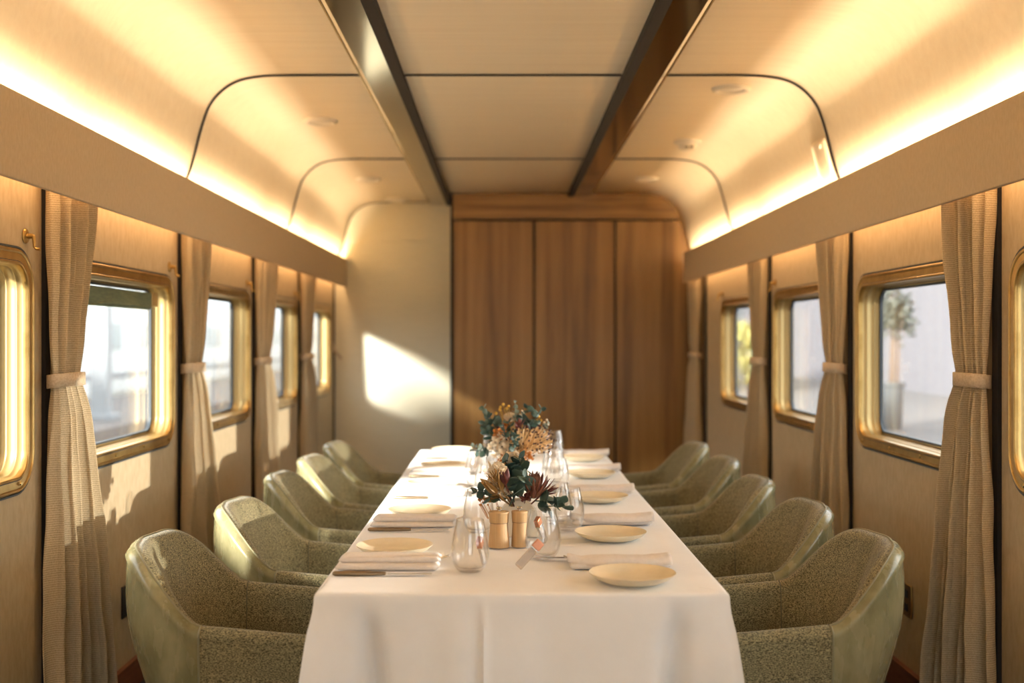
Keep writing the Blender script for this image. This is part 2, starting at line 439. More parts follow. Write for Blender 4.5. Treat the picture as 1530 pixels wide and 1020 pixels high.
# brass hooks
hk = thing('coat_hook', None, 'hook', (XL, 3.385, 1.62))
rows = MB()
o = rows.lathe([(0,.0),(.026,.0),(.028,.003),(.024,.008),(.010,.010),(.0095,.03),(0,.031)], 20)
rows.xf(Matrix.Rotation(radians(90), 4, 'Y'))
rows.xf(Matrix.Scale(.8,4)); rows.build('round_plate', M['gold'], hk)
MB().tube([(.018,0,.003),(.026,0,.0),(.028,0,-.02),(.028,0,-.032),(.034,0,-.038),(.045,0,-.039)], [.005,.006,.005,.004,.004,.005], 10).build('hook_arm', M['gold'], hk)
hook_l = [('brass coat hook above the nearest left window, beside the first curtain', XL, 3.385, 0),
          ('brass coat hook above the left window with the green blind', XL, 4.85, 0),
          ('brass coat hook on the left wall above the third visible window', XL, 6.32, 0),
          ('brass coat hook on the left wall above the small fourth window', XL, 7.76, 0),
          ('brass coat hook on the right wall above the middle visible window', XR, 6.31, pi),
          ('brass coat hook on the right wall above the farthest window', XR, 7.83, pi)]
for k, (lb, x, y, rz) in enumerate(hook_l):
    if k == 0: h = hk; h['label'] = lb; h['group'] = 'brass coat hooks'
    else: copy_tree(hk, None, (x, y, 1.62), rz, lb)

# sockets
for nm, x, y, z, s, pm, lb in (('left', XL, 4.28, .345, -1, 'black', 'dark wall socket low on the left wall behind the nearest chair'),
                     ('right', XR, 4.24, .355, 1, 'gold', 'brass wall socket low on the right wall behind the nearest chair')):
    t = thing('wall_socket', lb, 'socket', (x, y, z)); d = -s
    MB().box(0, d*.008, -.045, .045, -.06, .06).build('face_plate', M[pm], t, bevel=.003)
    for zz in (-.025, .025):
        MB().box(d*.008, d*.011, -.016, .016, zz-.014, zz+.014).build('socket_insert', M['black'], t, bevel=.001)

# ceiling discs
def disc(x, y, lb):
    t = thing('ceiling_light', lb, 'ceiling light', (x, y, ZC-.015), 0, 'round flush ceiling fittings')
    MB().lathe([(0,-.004),(.056,-.004),(.062,-.014),(.076,-.018),(.086,-.010),(.088,0)], 36).build('trim_ring', M['white'], t)
    return t
disc(-.945, 5.97, 'round flush ceiling fitting on the left, the nearer one')
disc(-.949, 8.15, 'round flush ceiling fitting on the left near the pale end wall')
disc(1.034, 5.2, 'round flush ceiling fitting on the right, nearest the camera')
disc(1.02, 8.15, 'round flush ceiling fitting on the right near the walnut cabinet')
t = thing('smoke_detector', 'white smoke detector with two dark slots on the right side of the ceiling', 'smoke detector', (1.06, 6.6, ZC-.015))
MB().lathe([(0,-.055),(.030,-.055),(.045,-.048),(.052,-.03),(.056,-.018),(.074,-.014),(.078,-.006),(.078,0)], 36).build('housing', M['white'], t)
for dx in (-.014, .014): MB().box(dx-.010, dx+.010, -.0535, -.048, -.046, -.038).build('sensor_slot', M['black'], t)
# air vent at far left of ceiling
t = thing('ceiling_vent', 'small round ceiling vent against the pale end wall', 'vent', (-.86, 9.36, ZC-.015))
MB().lathe([(0,-.02),(.06,-.02),(.09,-.012),(.10,0)], 32).build('vent_disc', M['white'], t)
# loose flap at the right cove joint
rows = []
cp = CP[1]
seg = [p for p in cp if p[1] < ZC-.27]
for yy, lift in ((4.96, .012), (5.0, .018), (5.10, .020), (5.2, .006)):
    rows.append([(p[0]-lift-.01, yy, p[1]) for p in seg])
fl = thing('cove_cover', 'pale curved cover plate over the right cove joint with a dark gap beside it', 'cover plate', (0,0,0))
MB().grid(rows).build('cover_plate', M['ceiling'], fl, solid=.006)
MB().box(seg[0][0]-.034, seg[0][0]-.027, 5.0, 5.02, seg[0][1]-.04, seg[0][1]-.025).build('indicator', M['white'], fl)
MB().grid([[(p[0]-.008, 4.915, p[1]) for p in seg], [(p[0]-.012, 4.955, p[1]) for p in seg]]).build('shadow_gap', M['seam'], fl, solid=.004)

# ------------------------------------------------------------------ walnut cabinet across the end
cab = thing('walnut_cabinet', 'tall walnut cabinet with three doors filling the end of the carriage', 'cabinet', (0, YW, 0))
XA, D1, D2 = -.40, .245, .877
def right_bound(z):
    pts = CP[1]
    if z <= pts[-1][1]: return XR
    for a, b_ in zip(pts, pts[1:]):
        if a[1] >= z >= b_[1] and a[1] != b_[1]:
            return min(XR, lerp(a[0], b_[0], (a[1]-z)/(a[1]-b_[1])) + .0)
    return XR
ZH = 2.240
g = .008
def clipped(z0, z1, xl):
    pts = [(xl, z0)]
    N = 24
    for k in range(N+1):
        z = lerp(z0, z1, k/N); pts.append((right_bound(z) if z > 2.02 else XR-.002, z))
    pts.append((xl, z1)); return pts
ztop = ZC-.018
MB().poly_prism([(XA+.012, ZH+g)] + clipped(ZH+g, ztop, XA+.012)[1:-1] + [(XA+.012, ztop)], 0, .03).build('header_panel', M['woodh'], cab, smooth=False)
def door(x0, x1):
    return MB().box(x0+g, x1-g, 0, .024, .06, ZH-g).build('door', M['wood'], cab, bevel=.002)
door(XA+.010, D1); door(D1, D2)
MB().poly_prism(clipped(.06, ZH-g, D2+g), 0, .024).build('door', M['wood'], cab, smooth=False)
MB().box(XA, XR-.01, .03, .62, 0, 2.0).box(XA, XR-.16, .03, .62, 2.0, 2.42).build('carcass', M['seam'], cab, smooth=False)
MB().box(XA-.006, XA+.012, -.004, .6, 0, ztop).build('side_edge', M['seam'], cab, smooth=False)
MB().box(XA+.012, XR-.01, .005, .03, 0, .055).build('plinth', M['seam'], cab, smooth=False)

# ------------------------------------------------------------------ chair
def make_chair():
    root = thing('tub_chair')
    # rim path
    P = []
    HX, HY, R = .262, .262, .205
    XF = .235
    n1 = 22
    for k in range(n1): P.append((lerp(XF, -HX+R, k/n1), -HY))
    for k in range(13):
        a = radians(-90 - 90*k/13); P.append((-HX+R + R*cos(a), -HY+R + R*sin(a)))
    nb = 14
    for k in range(nb+1):
        yy = lerp(-HY+R, HY-R, k/nb); P.append((-HX - .012*cos(pi*yy/(2*(HY-R))), yy))
    for k in range(1, 14):
        a = radians(180 - 90*k/13); P.append((-HX+R + R*cos(a), HY-R + R*sin(a)))
    for k in range(1, n1+1): P.append((lerp(-HX+R, XF, k/n1), HY))
    # smooth + resample
    for _ in range(3):
        P = [P[0]] + [((a[0]+2*b_[0]+c[0])/4, (a[1]+2*b_[1]+c[1])/4) for a, b_, c in zip(P, P[1:], P[2:])] + [P[-1]]
    L = [0]
    for a, b_ in zip(P, P[1:]): L.append(L[-1] + math.dist(a, b_))
    N = 110; Q = []
    j = 0
    for k in range(N+1):
        d = L[-1]*k/N
        while j < len(L)-2 and L[j+1] < d: j += 1
        t = (d-L[j])/(L[j+1]-L[j]); Q.append((lerp(P[j][0], P[j+1][0], t), lerp(P[j][1], P[j+1][1], t)))
    def H(x):
        # rim height: arm, swooping wing, back
        arm = .605 - .030*(x+.07)/.34
        k = (-.060 - x)/.190
        if k <= 0: return arm
        k = min(1, k); e = .25*k + .75*sst(k)
        if k < .2: e *= sst(k/.2)*.5 + .5
        return lerp(.605, .778, e)
    rows_all = []; info = []
    NO, NR, NI = 12, 9, 12
    for k, (x, y) in enumerate(Q):
        a = Q[max(k-1, 0)]; b_ = Q[min(k+1, N)]
        tx, ty = b_[0]-a[0], b_[1]-a[1]; l = math.hypot(tx, ty); nx, ny = ty/l, -tx/l   # outward?
        if nx*x + ny*y < 0: nx, ny = -nx, -ny
        if x > .05: nx, ny = (0, math.copysign(1, y))
        h = H(x); back = sst((-x-.02)/.2)
        T = lerp(.029, .036, back)
        lean = back*.010          # top of the back leans out a little
        prof = []
        zb = .235
        for q in range(NO+1):
            t = q/NO; z = lerp(zb, h-T, t)
            dz = (h-z)
            taper = lerp(.10, .17, back)*dz + .22*max(0, .36-z)
            prof.append((T - taper + (.006 + .022*back)*sin(pi*t**1.6), z, 'o'))
        for q in range(1, NR):
            th = pi*q/NR; prof.append((T*cos(th), h - T + T*sin(th), 'r'))
        for q in range(NI+1):
            t = q/NI; z = lerp(h-T, .40, t)
            dz = h-T-z
            prof.append((-T - lerp(.06, .22, back)*dz - .014*sin(pi*min(1, t*1.1))*back, z, 'i'))
        row = [(x + nx*(o+lean*(z-.4)/.37), y + ny*(o+lean*(z-.4)/.37), z) for o, z, _ in prof]
        rows_all.append(row); info.append(x)
    KO = NO + 4          # leather reaches just onto the rim
    back_idx = [k for k, x in enumerate(info) if x < -.045]
    k0, k1 = back_idx[0], back_idx[-1]
    lea = MB().grid([r[:KO+1] for r in rows_all[k0:k1+1]])
    lea.build('leather_back', M['leather'], root, angle=180)
    tw = MB()
    tw.grid(rows_all[:k0+1]); tw.grid(rows_all[k1:]); tw.grid([r[KO:] for r in rows_all[k0:k1+1]])
    # front ends of the arms
    for r in (rows_all[0], rows_all[-1]):
        o = len(tw.v); tw.v += r; tw.f.append(tuple(range(o, o+len(r))))
    me = tw.build('tweed_upholstery', M['tweed'], root, angle=180)
    import bmesh
    bm = bmesh.new(); bm.from_mesh(me.data); bmesh.ops.remove_doubles(bm, verts=bm.verts[:], dist=1e-5)
    bmesh.ops.recalc_face_normals(bm, faces=bm.faces[:]); bm.to_mesh(me.data); bm.free()
    me.data.set_sharp_from_angle(angle=radians(60))
    pip = MB()
    pip.tube([rows_all[k][KO] for k in range(k0, k1+1)], .0032, 8)
    for kk in (k0, k1): pip.tube([rows_all[kk][q] for q in range(0, KO+1)], .0030, 8)
    pip.build('piping', M['piping'], root)
    for kk in (k0, k1):
        sm = MB(); sm.tube([rows_all[kk][q] for q in range(KO, len(rows_all[0])-1)], .0018, 6)
        sm.build('seam_stitching', M['seamthread'], root)
    # seat cushion
    sc = MB(); rws = []
    for z, ins in ((.33,.03),(.345,.008),(.37,0),(.43,0),(.452,.010),(.462,.035),(.466,.10)):
        r = []
        for k in range(40):
            a = 2*pi*k/40; ca, sa = cos(a), sin(a); p = .42
            r.append((.0 + (.20-ins)*math.copysign(abs(ca)**p, ca), (.222-ins)*math.copysign(abs(sa)**p, sa), z))
        rws.append(r)
    sc.grid(rws, cv=True); o = len(sc.v); 
    sc.f.append(tuple(o-40+k for k in range(40))); sc.f.append(tuple(range(40))[::-1])
    sc.build('seat', M['tweed'], root)
    MB().box(-.17, .19, -.17, .17, .23, .33).build('seat_frame', M['leather'], root, bevel=.02)
    for sx in (-1, 1):
        for sy in (-1, 1):
            MB().tube([(sx*.15, sy*.15, .24), (sx*.18, sy*.18, 0)], [.018, .011], 14).build('leg', M['legwood'], root)
    return root
chair = make_chair()
CYL = [3.13, 3.81, 4.61, 5.27, 5.95]
CYR = [3.14, 3.78, 4.46, 5.22, 5.93]
CXL = [-.692,-.632,-.638,-.626,-.615]
CXR = [.760,.760,.736,.760,.750]
lab_pos = ['nearest the camera', 'second nearest the camera', 'in the middle of the row', 'second from the far end of the row', 'at the far end of the row']
first = True
for s, rz, sd in ((-1, 0, 'left'), (1, pi, 'right')):
    for k in range(5):
        x, y = (CXL[k], CYL[k]) if s < 0 else (CXR[k], CYR[k])
        lb = 'olive tweed tub chair on the %s side, %s' % (sd, lab_pos[k])
        jit = radians([0, 1.2, -1, .8, 1.5][k]*s)
        if first:
            chair.location = (x, y, 0); chair['label'] = lb; chair['category'] = 'chair'; chair['group'] = 'tub chairs along both sides of the table'; first = False
        else: copy_tree(chair, None, (x, y, 0), rz + jit, lb)

# ------------------------------------------------------------------ table and cloth
TZ = .75; TY0, TY1 = 2.575, 5.88; TXL, TXR = -.422, .508
tc = (TXL+TXR)/2
tb = thing('dining_table', 'long dining table standing under the white tablecloth', 'table', (tc, (TY0+TY1)/2, 0))
hl, hw = (TY1-TY0)/2, (TXR-TXL)/2
MB().box(-hw+.02, hw-.02, -hl+.02, hl-.02, .71, .742).build('tabletop', M['legwood'], tb, bevel=.004)
for sx in (-1, 1):
    for sy in (-1, 1):
        MB().box(sx*(hw-.16), sx*(hw-.10), sy*(hl-.2), sy*(hl-.14), 0, .71).build('leg', M['legwood'], tb, bevel=.004)
def cloth():
    cx, cy = 0, 0
    # perimeter param with dense corners
    per = []
    def edge(p, q, n, ax):
        for k in range(n): t = k/n; per.append((lerp(p[0], q[0], t), lerp(p[1], q[1], t)))
    A = (-hw, -hl); B = (hw, -hl); C_ = (hw, hl); D = (-hw, hl)
    edge(A, B, 120, 0); edge(B, C_, 300, 1); edge(C_, D, 80, 0); edge(D, A, 300, 1)
    rc = .012
    rows = []
    depth = .62
    levels = [(-.06, 0), (-.03, 0), (-.012, 0), (-.005,-.001), (-.0015,-.004), (0,-.009)] + [(0, -(.009 + (depth-.009)*(k/26)**1.1)) for k in range(1, 27)]
    for lv, (ins, dz) in enumerate(levels):
        row = []
        for (x, y) in per:
            dxe, dye = hw-abs(x), hl-abs(y)
            onx = dye < 1e-6; ony = dxe < 1e-6
            cd = (dxe if onx else dye)        # distance from the corner along the edge
            sxn, syn = math.copysign(1, x), math.copysign(1, y)
            # normal, blended near the corner
            if onx and ony: n = Vector((sxn, syn)).normalized()
            elif onx: n = Vector((sxn*exp(-cd/.012), syn)).normalized()
            else: n = Vector((sxn, syn*exp(-cd/.012))).normalized()
            drop = -dz
            out = ins
            p = Vector((x, y)) 
            if ins < 0:
                p = Vector((sxn*min(abs(x), hw+ins), syn*min(abs(y), hl+ins)))
                z = TZ + dz + .0025*noise.noise(Vector((x*3, y*3, 0)))
                row.append((p.x, p.y, z)); continue
            o = 0
            if drop > 0:
                k = sst(drop/.10)
                # soft hanging folds
                f = noise.noise(Vector((x*5, y*5, drop*.8)))*.010 + noise.noise(Vector((x*13, y*13, drop*1.5+3)))*.004
                if ony: f = f*.5 - .058*sst((y+hl-.18)/.2)*sst((drop-.05)/.12) + .004*sin(y*2*pi/.34+1)
                o += k*f + drop*(.02 if onx else -.03)
                if onx and y < 0:
                    o += k*(.009*exp(-((x+.085)/.007)**2)) - k*.007*exp(-((x+.105)/.016)**2) + k*.004*exp(-((x+.15)/.03)**2) + k*.007*noise.noise(Vector((x*9, drop*2, 7))) - k*.004*exp(-((drop-.10-.02*x)/.004)**2)*exp(-((x+.25)/.04)**2) - k*.004*exp(-((drop-.13+.05*x)/.004)**2)*exp(-((x-.28)/.04)**2)
                # corner cone and crease
                w = .10 + .06*drop
                c = exp(-(cd/ (w*.5))**2)
                cr = exp(-((cd - w*1.15)/.024)**2)
                diag = Vector((sxn, syn)).normalized()
                p = p + diag*(drop*.17*c*k)
                o -= k*drop*.26*cr*(1 if onx else .5)
            q = p + n*o
            row.append((q.x, q.y, TZ + dz))
        rows.append(row)
    b = MB().grid(rows, cv=True)
    # top, a gently uneven grid inside the first loop
    nx_, ny_ = 24, 90; x0, x1, y0, y1 = -hw+.052, hw-.052, -hl+.052, hl-.052
    g = []
    for j in range(ny_+1):
        r = []
        for i in range(nx_+1):
            x = lerp(x0, x1, i/nx_); y = lerp(y0, y1, j/ny_)
            e = min(1, min(i, nx_-i, j, ny_-j)/2)
            z = TZ + .0025*noise.noise(Vector((x*3, y*3, 0))) + e*.0012*exp(-((x-.36)/.006)**2)
            r.append((x, y, z - .0004*(1-e)))
        g.append(r)
    b.grid(g)
    return b
cl = cloth().build('tablecloth', M['cloth'], None, angle=70, loc=(tc, (TY0+TY1)/2, 0))
tag(cl, 'long white linen tablecloth draped over the dining table', 'tablecloth')

# ------------------------------------------------------------------ table ware
def plate_proto():
    t = thing('side_plate')
    MB().lathe([(0,.006),(.045,.006),(.070,.008),(.088,.014),(.099,.022),(.101,.0235),(.1005,.0215),(.088,.011),(.070,.003),(.052,.0015),(.050,0),(0,0)], 56).build('plate_body', M['plate'], t, angle=80)
    return t
def tname(s, k):
    return '%s %s-hand place setting' % (['nearest', 'second nearest', 'middle', 'second farthest', 'farthest'][k], s)
PL = [(-.285,3.04),(-.265,3.68),(-.262,4.38),(-.258,5.02),(-.25,5.70)]
PRR = [(.302,2.68),(.305,3.25),(.335,4.0),(.36,4.70),(.37,5.33)]
pp = plate_proto(); pp['category'] = 'plate'; pp['group'] = 'cream side plates'
first = True
for sd, L_ in (('left', PL), ('right', PRR)):
    for k, (x, y) in enumerate(L_):
        lb = 'round cream side plate at the ' + tname(sd, k)
        if first: pp.location = (x, y, TZ+.003); pp['label'] = lb; first = False
        else: copy_tree(pp, None, (x, y, TZ+.003), None, lb)

def pillow(b, x0, x1, y0, y1, z0, h, edge=.010, nx=26, ny=14, sag=0, seed=0, curl=0):
    top = []; bot = []
    for j in range(ny+1):
        rt = []; rb = []
        for i in range(nx+1):
            u, v = i/nx, j/ny
            x = lerp(x0, x1, u); y = lerp(y0, y1, v)
            du = min(u, 1-u)*(x1-x0); dv = min(v, 1-v)*(y1-y0); d = min(du, dv)
            e = sqrt(max(0, 1-(1-min(1, d/edge))**2))
            wob = .0015*noise.noise(Vector((x*25+seed, y*25, 1)))
            zc = z0 + h/2 + curl*(max(0, abs(u-.5)*2-.55)**2)
            rt.append((x, y, zc + e*h/2 + wob*e + sag*sin(pi*u)*e)); rb.append((x, y, zc - e*h/2))
        top.append(rt); bot.append(rb)
    b.grid(top); b.grid(bot, flip=True); return b
def weld(ob):
    import bmesh
    bm = bmesh.new(); bm.from_mesh(ob.data); bmesh.ops.remove_doubles(bm, verts=bm.verts[:], dist=2e-4)
    bmesh.ops.recalc_face_normals(bm, faces=bm.faces[:]); bm.to_mesh(ob.data); bm.free(); return ob
def napkin_left():
    t = thing('napkin')
    weld(pillow(MB(), -.135, .120, -.050, .055, 0, .013).build('lower_fold', M['napkin'], t, angle=70))
    weld(pillow(MB(), -.130, .122, -.020, .058, .012, .014, seed=4, sag=.002).build('upper_fold', M['napkin'], t, angle=70))
    return t
def napkin_right():
    t = thing('napkin')
    weld(pillow(MB(), -.120, .125, -.045, .050, 0, .014, seed=2).build('lower_fold', M['napkin'], t, angle=70))
    # loose upper fold, rolled at its front edge and pinched to a point near the glasses
    b = MB(); rows = []
    for j in range(17):
        r = []
        for i in range(31):
            u, v = i/30, j/16
            x = lerp(-.125, .128, u); yw = .050*(.35 + .65*sst(u/.35)); y = lerp(-yw-.004, yw-.012, v)
            z = .0165 + .013*sin(pi*min(1, v*1.15+.08))**.7*(.55+.45*sst(u/.3)) + .008*sst((.15-u)/.15) + .005*sst((u-.75)/.25) - .012*(v < .03)
            z += .0015*noise.noise(Vector((x*40, y*40, 2)))
            r.append((x, y, z))
        rows.append(r)
    b.grid(rows).build('upper_fold', M['napkin'], t, solid=.006, angle=80)
    return t
nl = napkin_left(); nr = napkin_right()
for t in (nl, nr): t['category'] = 'napkin'; t['group'] = 'folded linen napkins'
NLp = [(-.275,2.855),(-.262,3.49),(-.255,4.17),(-.25,4.80),(-.248,5.50)]
NRp = [(.285,2.86),(.33,3.53),(.35,4.22),(.37,4.90),(.38,5.54)]
for k, (x, y) in enumerate(NLp):
    lb = 'folded two-layer napkin at the ' + tname('left', k)
    if k == 0: nl.location = (x, y, TZ+.0035); nl['label'] = lb
    else: copy_tree(nl, None, (x, y, TZ+.0035), None, lb)
for k, (x, y) in enumerate(NRp):
    lb = 'napkin with a lifted corner at the ' + tname('right', k)
    if k == 0: nr.location = (x, y, TZ+.0035); nr['label'] = lb
    else: copy_tree(nr, None, (x, y, TZ+.0035), None, lb)
def knife():
    t = thing('table_knife')
    MB().tube([(-.135,0,.006),(-.13,0,.006),(-.07,0,.006),(-.02,0,.006),(-.008,0,.006)], [.003,.0058,.0062,.005,.004], 10).build('handle', M['handle'], t)
    b = MB()
    pts = [(-.008,-.003),(.0,-.007),(.05,-.009),(.085,-.008),(.10,-.002),(.103,.004),(.09,.006),(-.008,.004)]
    n = len(pts)
    b.add([(x, y, .0045) for x, y in pts] + [(x, y, .0062) for x, y in pts], [tuple(range(n))[::-1], tuple(range(n, 2*n))] + [(i, (i+1)%n, n+(i+1)%n, n+i) for i in range(n)])
    b.build('blade', M['steel'], t, smooth=False)
    return t
def fork():
    t = thing('table_fork')
    MB().tube([(-.11,0,.004),(-.06,0,.005),(-.005,0,.004)], [.004,.0035,.0025], 10).build('handle', M['handle'], t)
    b = MB()
    b.grid([[(-.005,-.002,.004),(-.005,.002,.004)],[(.01,-.006,.003),(.01,.006,.003)],[(.03,-.010,.004),(.03,.010,.004)],[(.045,-.011,.006),(.045,.011,.006)]])
    for q in (-.0095,-.0032,.0032,.0095): b.grid([[(.045,q-.0018,.006),(.045,q+.0018,.006)],[(.07,q-.0016,.010),(.07,q+.0016,.010)],[(.085,q-.0008,.015),(.085,q+.0008,.015)]])
    b.build('tines', M['steel'], t, solid=.0015)
    return t
kn = knife(); fk = fork(); kn['category'] = 'knife'; fk['category'] = 'fork'
kn['group'] = 'table knives'; fk['group'] = 'table forks'
KL = [(-.272,2.755),(-.262,3.39),(-.255,4.07),(-.25,4.70),(-.248,5.41)]
first = True
for k in range(5):
    x, y = KL[k]; lb = 'table knife in front of the napkin at the ' + tname('left', k)
    if first: kn.location = (x, y, TZ+.001); kn['label'] = lb; first = False
    else: copy_tree(kn, None, (x, y, TZ+.001), 0, lb)
for k in range(5):
    x, y = NRp[k]
    copy_tree(kn, None, (x-.10, y+.085, TZ+.003), pi, 'table knife behind the napkin at the ' + tname('right', k))
for k in range(5):
    x, y = NLp[k]; lb = 'fork poking out from the napkin at the ' + tname('left', k)
    if k == 0: fk.location = (x+.055, y+.085, TZ+.001); fk['label'] = lb
    else: copy_tree(fk, None, (x+.055, y+.085, TZ+.001), 0, lb)
for k in range(5):
    x, y = NRp[k]
    copy_tree(fk, None, (x-.045, y+.068, TZ+.001), pi, 'fork behind the napkin at the ' + tname('right', k))

# stemless glasses
g0 = thing('wine_glass')
outer = [(0,0),(.022,0),(.030,.004),(.040,.018),(.0455,.038),(.046,.052),(.044,.072),(.040,.095),(.0355,.115),(.0335,.126)]
inner = [(.0323,.126),(.0342,.114),(.0385,.095),(.0425,.072),(.0443,.052),(.0438,.038),(.038,.021),(.027,.010),(.0,.0075)]
MB().lathe(catmull(outer,3) + catmull(inner,3), 48).build('bowl', M['glass'], g0, angle=80)
g0['category'] = 'glass'; g0['group'] = 'stemless wine glasses'
GL = [(-.079,2.80),(-.070,3.36),(-.055,4.05),(-.058,4.72),(-.05,5.4)]
GR = [(.104,2.97),(.165,3.52),(.20,4.25),(.215,4.86),(.245,5.5)]
first = True
for sd, L_ in (('left', GL), ('right', GR)):
    for k, (x, y) in enumerate(L_):
        lb = 'clear stemless wine glass at the ' + tname(sd, k)
        if first: g0.location = (x, y, TZ+.003); g0['label'] = lb; first = False
        else: copy_tree(g0, None, (x, y, TZ+.003), 0, lb)
# second glass row (water tumblers)
WT = [(.195,3.40,'right', 'behind the salt and pepper mills'), (.20,4.55,'right','beside the rear flower arrangement'), (-.10,4.42,'left','beside the rear flower arrangement')]
for x, y, sd, w in WT:
    c = copy_tree(g0, None, (x, y, TZ+.003), 0, 'clear stemless glass on the %s %s' % (sd, w))

# tilted copper-capped place markers
def marker(loc, rx, ry, rz, label):
    t = thing('place_marker', label, 'place marker', loc, 0, 'tilted copper capped place markers')
    t.rotation_euler = (rx, ry, rz)
    MB().box(-.010,.010,-.006,.006,0,.062).build('clear_body', M['acrylic'], t, bevel=.002)
    MB().box(-.0085,.0085,-.0015,.0015,.004,.060).build('printed_strip', M['napkin'], t)
    MB().box(-.011,.011,-.007,.007,.062,.084).build('copper_cap', M['copper'], t, bevel=.002)
    MB().box(-.0115,.0115,-.0075,.0075,.0585,.0625).build('silver_band', M['steel'], t, bevel=.001)
    return t
marker((.038,2.83,TZ+.008), 0, radians(42), 0, 'tilted clear place marker with a copper cap beside the nearest right glass')
marker((-.045,2.90,TZ+.006), 0, radians(-38), radians(75), 'tilted clear place marker with a copper cap behind the nearest left glass')
marker((.118,3.20,TZ+.006), 0, radians(-35), radians(60), 'tilted clear place marker with a copper cap behind the nearest right glass')

# salt and pepper mills
def mill(x, y, r, h, lb):
    t = thing('pepper_mill', lb, 'mill', (x, y, TZ+.003), 0, 'wooden salt and pepper mills')
    MB().lathe([(0,0),(r*.98,0),(r,.002),(r*.98,.02),(r*.90,h*.45),(r*.86,h*.68),(r*.86,h*.685),(0,h*.685)], 36).build('mill_body', M['mill'], t, angle=50)
    MB().lathe([(0,h*.682),(r*.893,h*.683),(r*.893,h*.695),(0,h*.695)], 36).build('joint_ring', M['legwood'], t)
    MB().lathe([(0,h*.69),(r*.88,h*.69),(r*.90,h*.70),(r*.97,h*.95),(r*1.0,h*.97),(r*.96,h),(r*.3,h*1.02),(0,h*1.02)], 36).build('mill_head', M['mill'], t, angle=50)
    MB().lathe([(0,h*1.02),(.004,h*1.02),(.004,h*1.05),(.008,h*1.075),(.0085,h*1.10),(.006,h*1.13),(0,h*1.14)], 20).build('mill_knob', M['steel'], t)
    return t
mill(-.010, 3.13, .0285, .096, 'wider turned wooden mill with a steel knob, left of the pair')
mill(.046, 3.14, .0225, .096, 'slimmer turned wooden mill with a steel knob, right of the pair')

# vases
def vase(x, y, lb):
    t = thing('flower_vase', lb, 'vase', (x, y, TZ+.003), 0, 'cream arched vases')
    # arched body: half-disc front with raised concentric ribs
    n = 40; rows = []
    W, Hh, Dp = .056, .106, .026
    for k, (s_, d) in enumerate(((0,-1),(.12,-1),(.2,-.93),(.32,-1.03),(.42,-.93),(.54,-1.03),(.64,-.93),(.76,-1.03),(.86,-.93),(.95,-.9),(1,-.6),(1,.6),(.95,.9),(.5,1),(0,1))):
        r = []
        for i in range(n+1):
            a = pi*i/n
            px = W*s_*cos(a); pz = Hh - W + W*s_*sin(a)
            r.append((px, Dp*d, pz))
        # straight sides down to the base
        r = [(W*s_, Dp*d, 0)] + r + [(-W*s_, Dp*d, 0)]
        rows.append(r)
    b = MB().grid(rows)
    b.build('vase_body', M['vase'], t, angle=50)
    return t
vase(.046, 3.31, 'cream arched vase with ribs behind the wooden mills')
vase(.045, 4.25, 'cream arched vase farther back on the table, hidden by flowers')

# ------------------------------------------------------------------ flowers
LG = mat('eucalyptus_leaf', rough=.5); noise_color(LG, 12, (.028,.062,.048), (.075,.125,.095), detail=3)
LP = mat('pale_leaf', rough=.55); noise_color(LP, 12, (.16,.23,.19), (.34,.40,.34))
LO = mat('ochre_leaf', rough=.5); noise_color(LO, 20, (.22,.115,.03), (.38,.21,.06))
PR = mat('protea_bract', rough=.55); noise_color(PR, 30, (.13,.035,.03), (.28,.11,.05))
PC = mat('protea_centre', rough=.7); noise_color(PC, 60, (.25,.12,.05), (.38,.22,.10))
CR = mat('cream_flower', rough=.7); noise_color(CR, 30, (.70,.55,.36), (.86,.76,.60))
TP = mat('tan_pincushion', rough=.6); noise_color(TP, 30, (.62,.40,.18), (.78,.58,.34))
DT = mat('dark_tip', (.045,.015,.025), .5)
YB_ = mat('yellow_button', (.62,.36,.05), .8)
OR = mat('orange_berry', (.48,.19,.04), .6)
RD = mat('burgundy_leaf', rough=.5); noise_color(RD, 20, (.09,.02,.02), (.19,.05,.035))
STM = mat('flower_stem', (.12,.12,.05), .7)
def frame(d, roll=0):
    d = Vector(d).normalized(); a = d.orthogonal().normalized(); b_ = d.cross(a)
    a2 = a*cos(roll) + b_*sin(roll); b2 = d.cross(a2)
    return d, a2, b2
def leaf(b, p, d, L, W, roll=0, curl=.25, fold=.15, sharp=1.0, n=8):
    """leaf blade starting at p, along d"""
    d, a, c = frame(d, roll); rows = []
    for i in range(n+1):
        t = i/n; w = W*(sin(pi*min(1, t**.8*.98+.01))**sharp)
        q = Vector(p) + d*(L*t) + c*(curl*L*t*t)
        rows.append([q - a*w + c*(fold*w), q - a*(w*.5) + c*(fold*w*.3), q, q + a*(w*.5) + c*(fold*w*.3), q + a*w + c*(fold*w)])
    b.grid(rows)
def rnd_dir(rn, up=.3, cone=None):
    while True:
        v = Vector((rn.uniform(-1,1), rn.uniform(-1,1), rn.uniform(-.4,1)))
        if .1 < v.length < 1: v.z += up; return v.normalized()
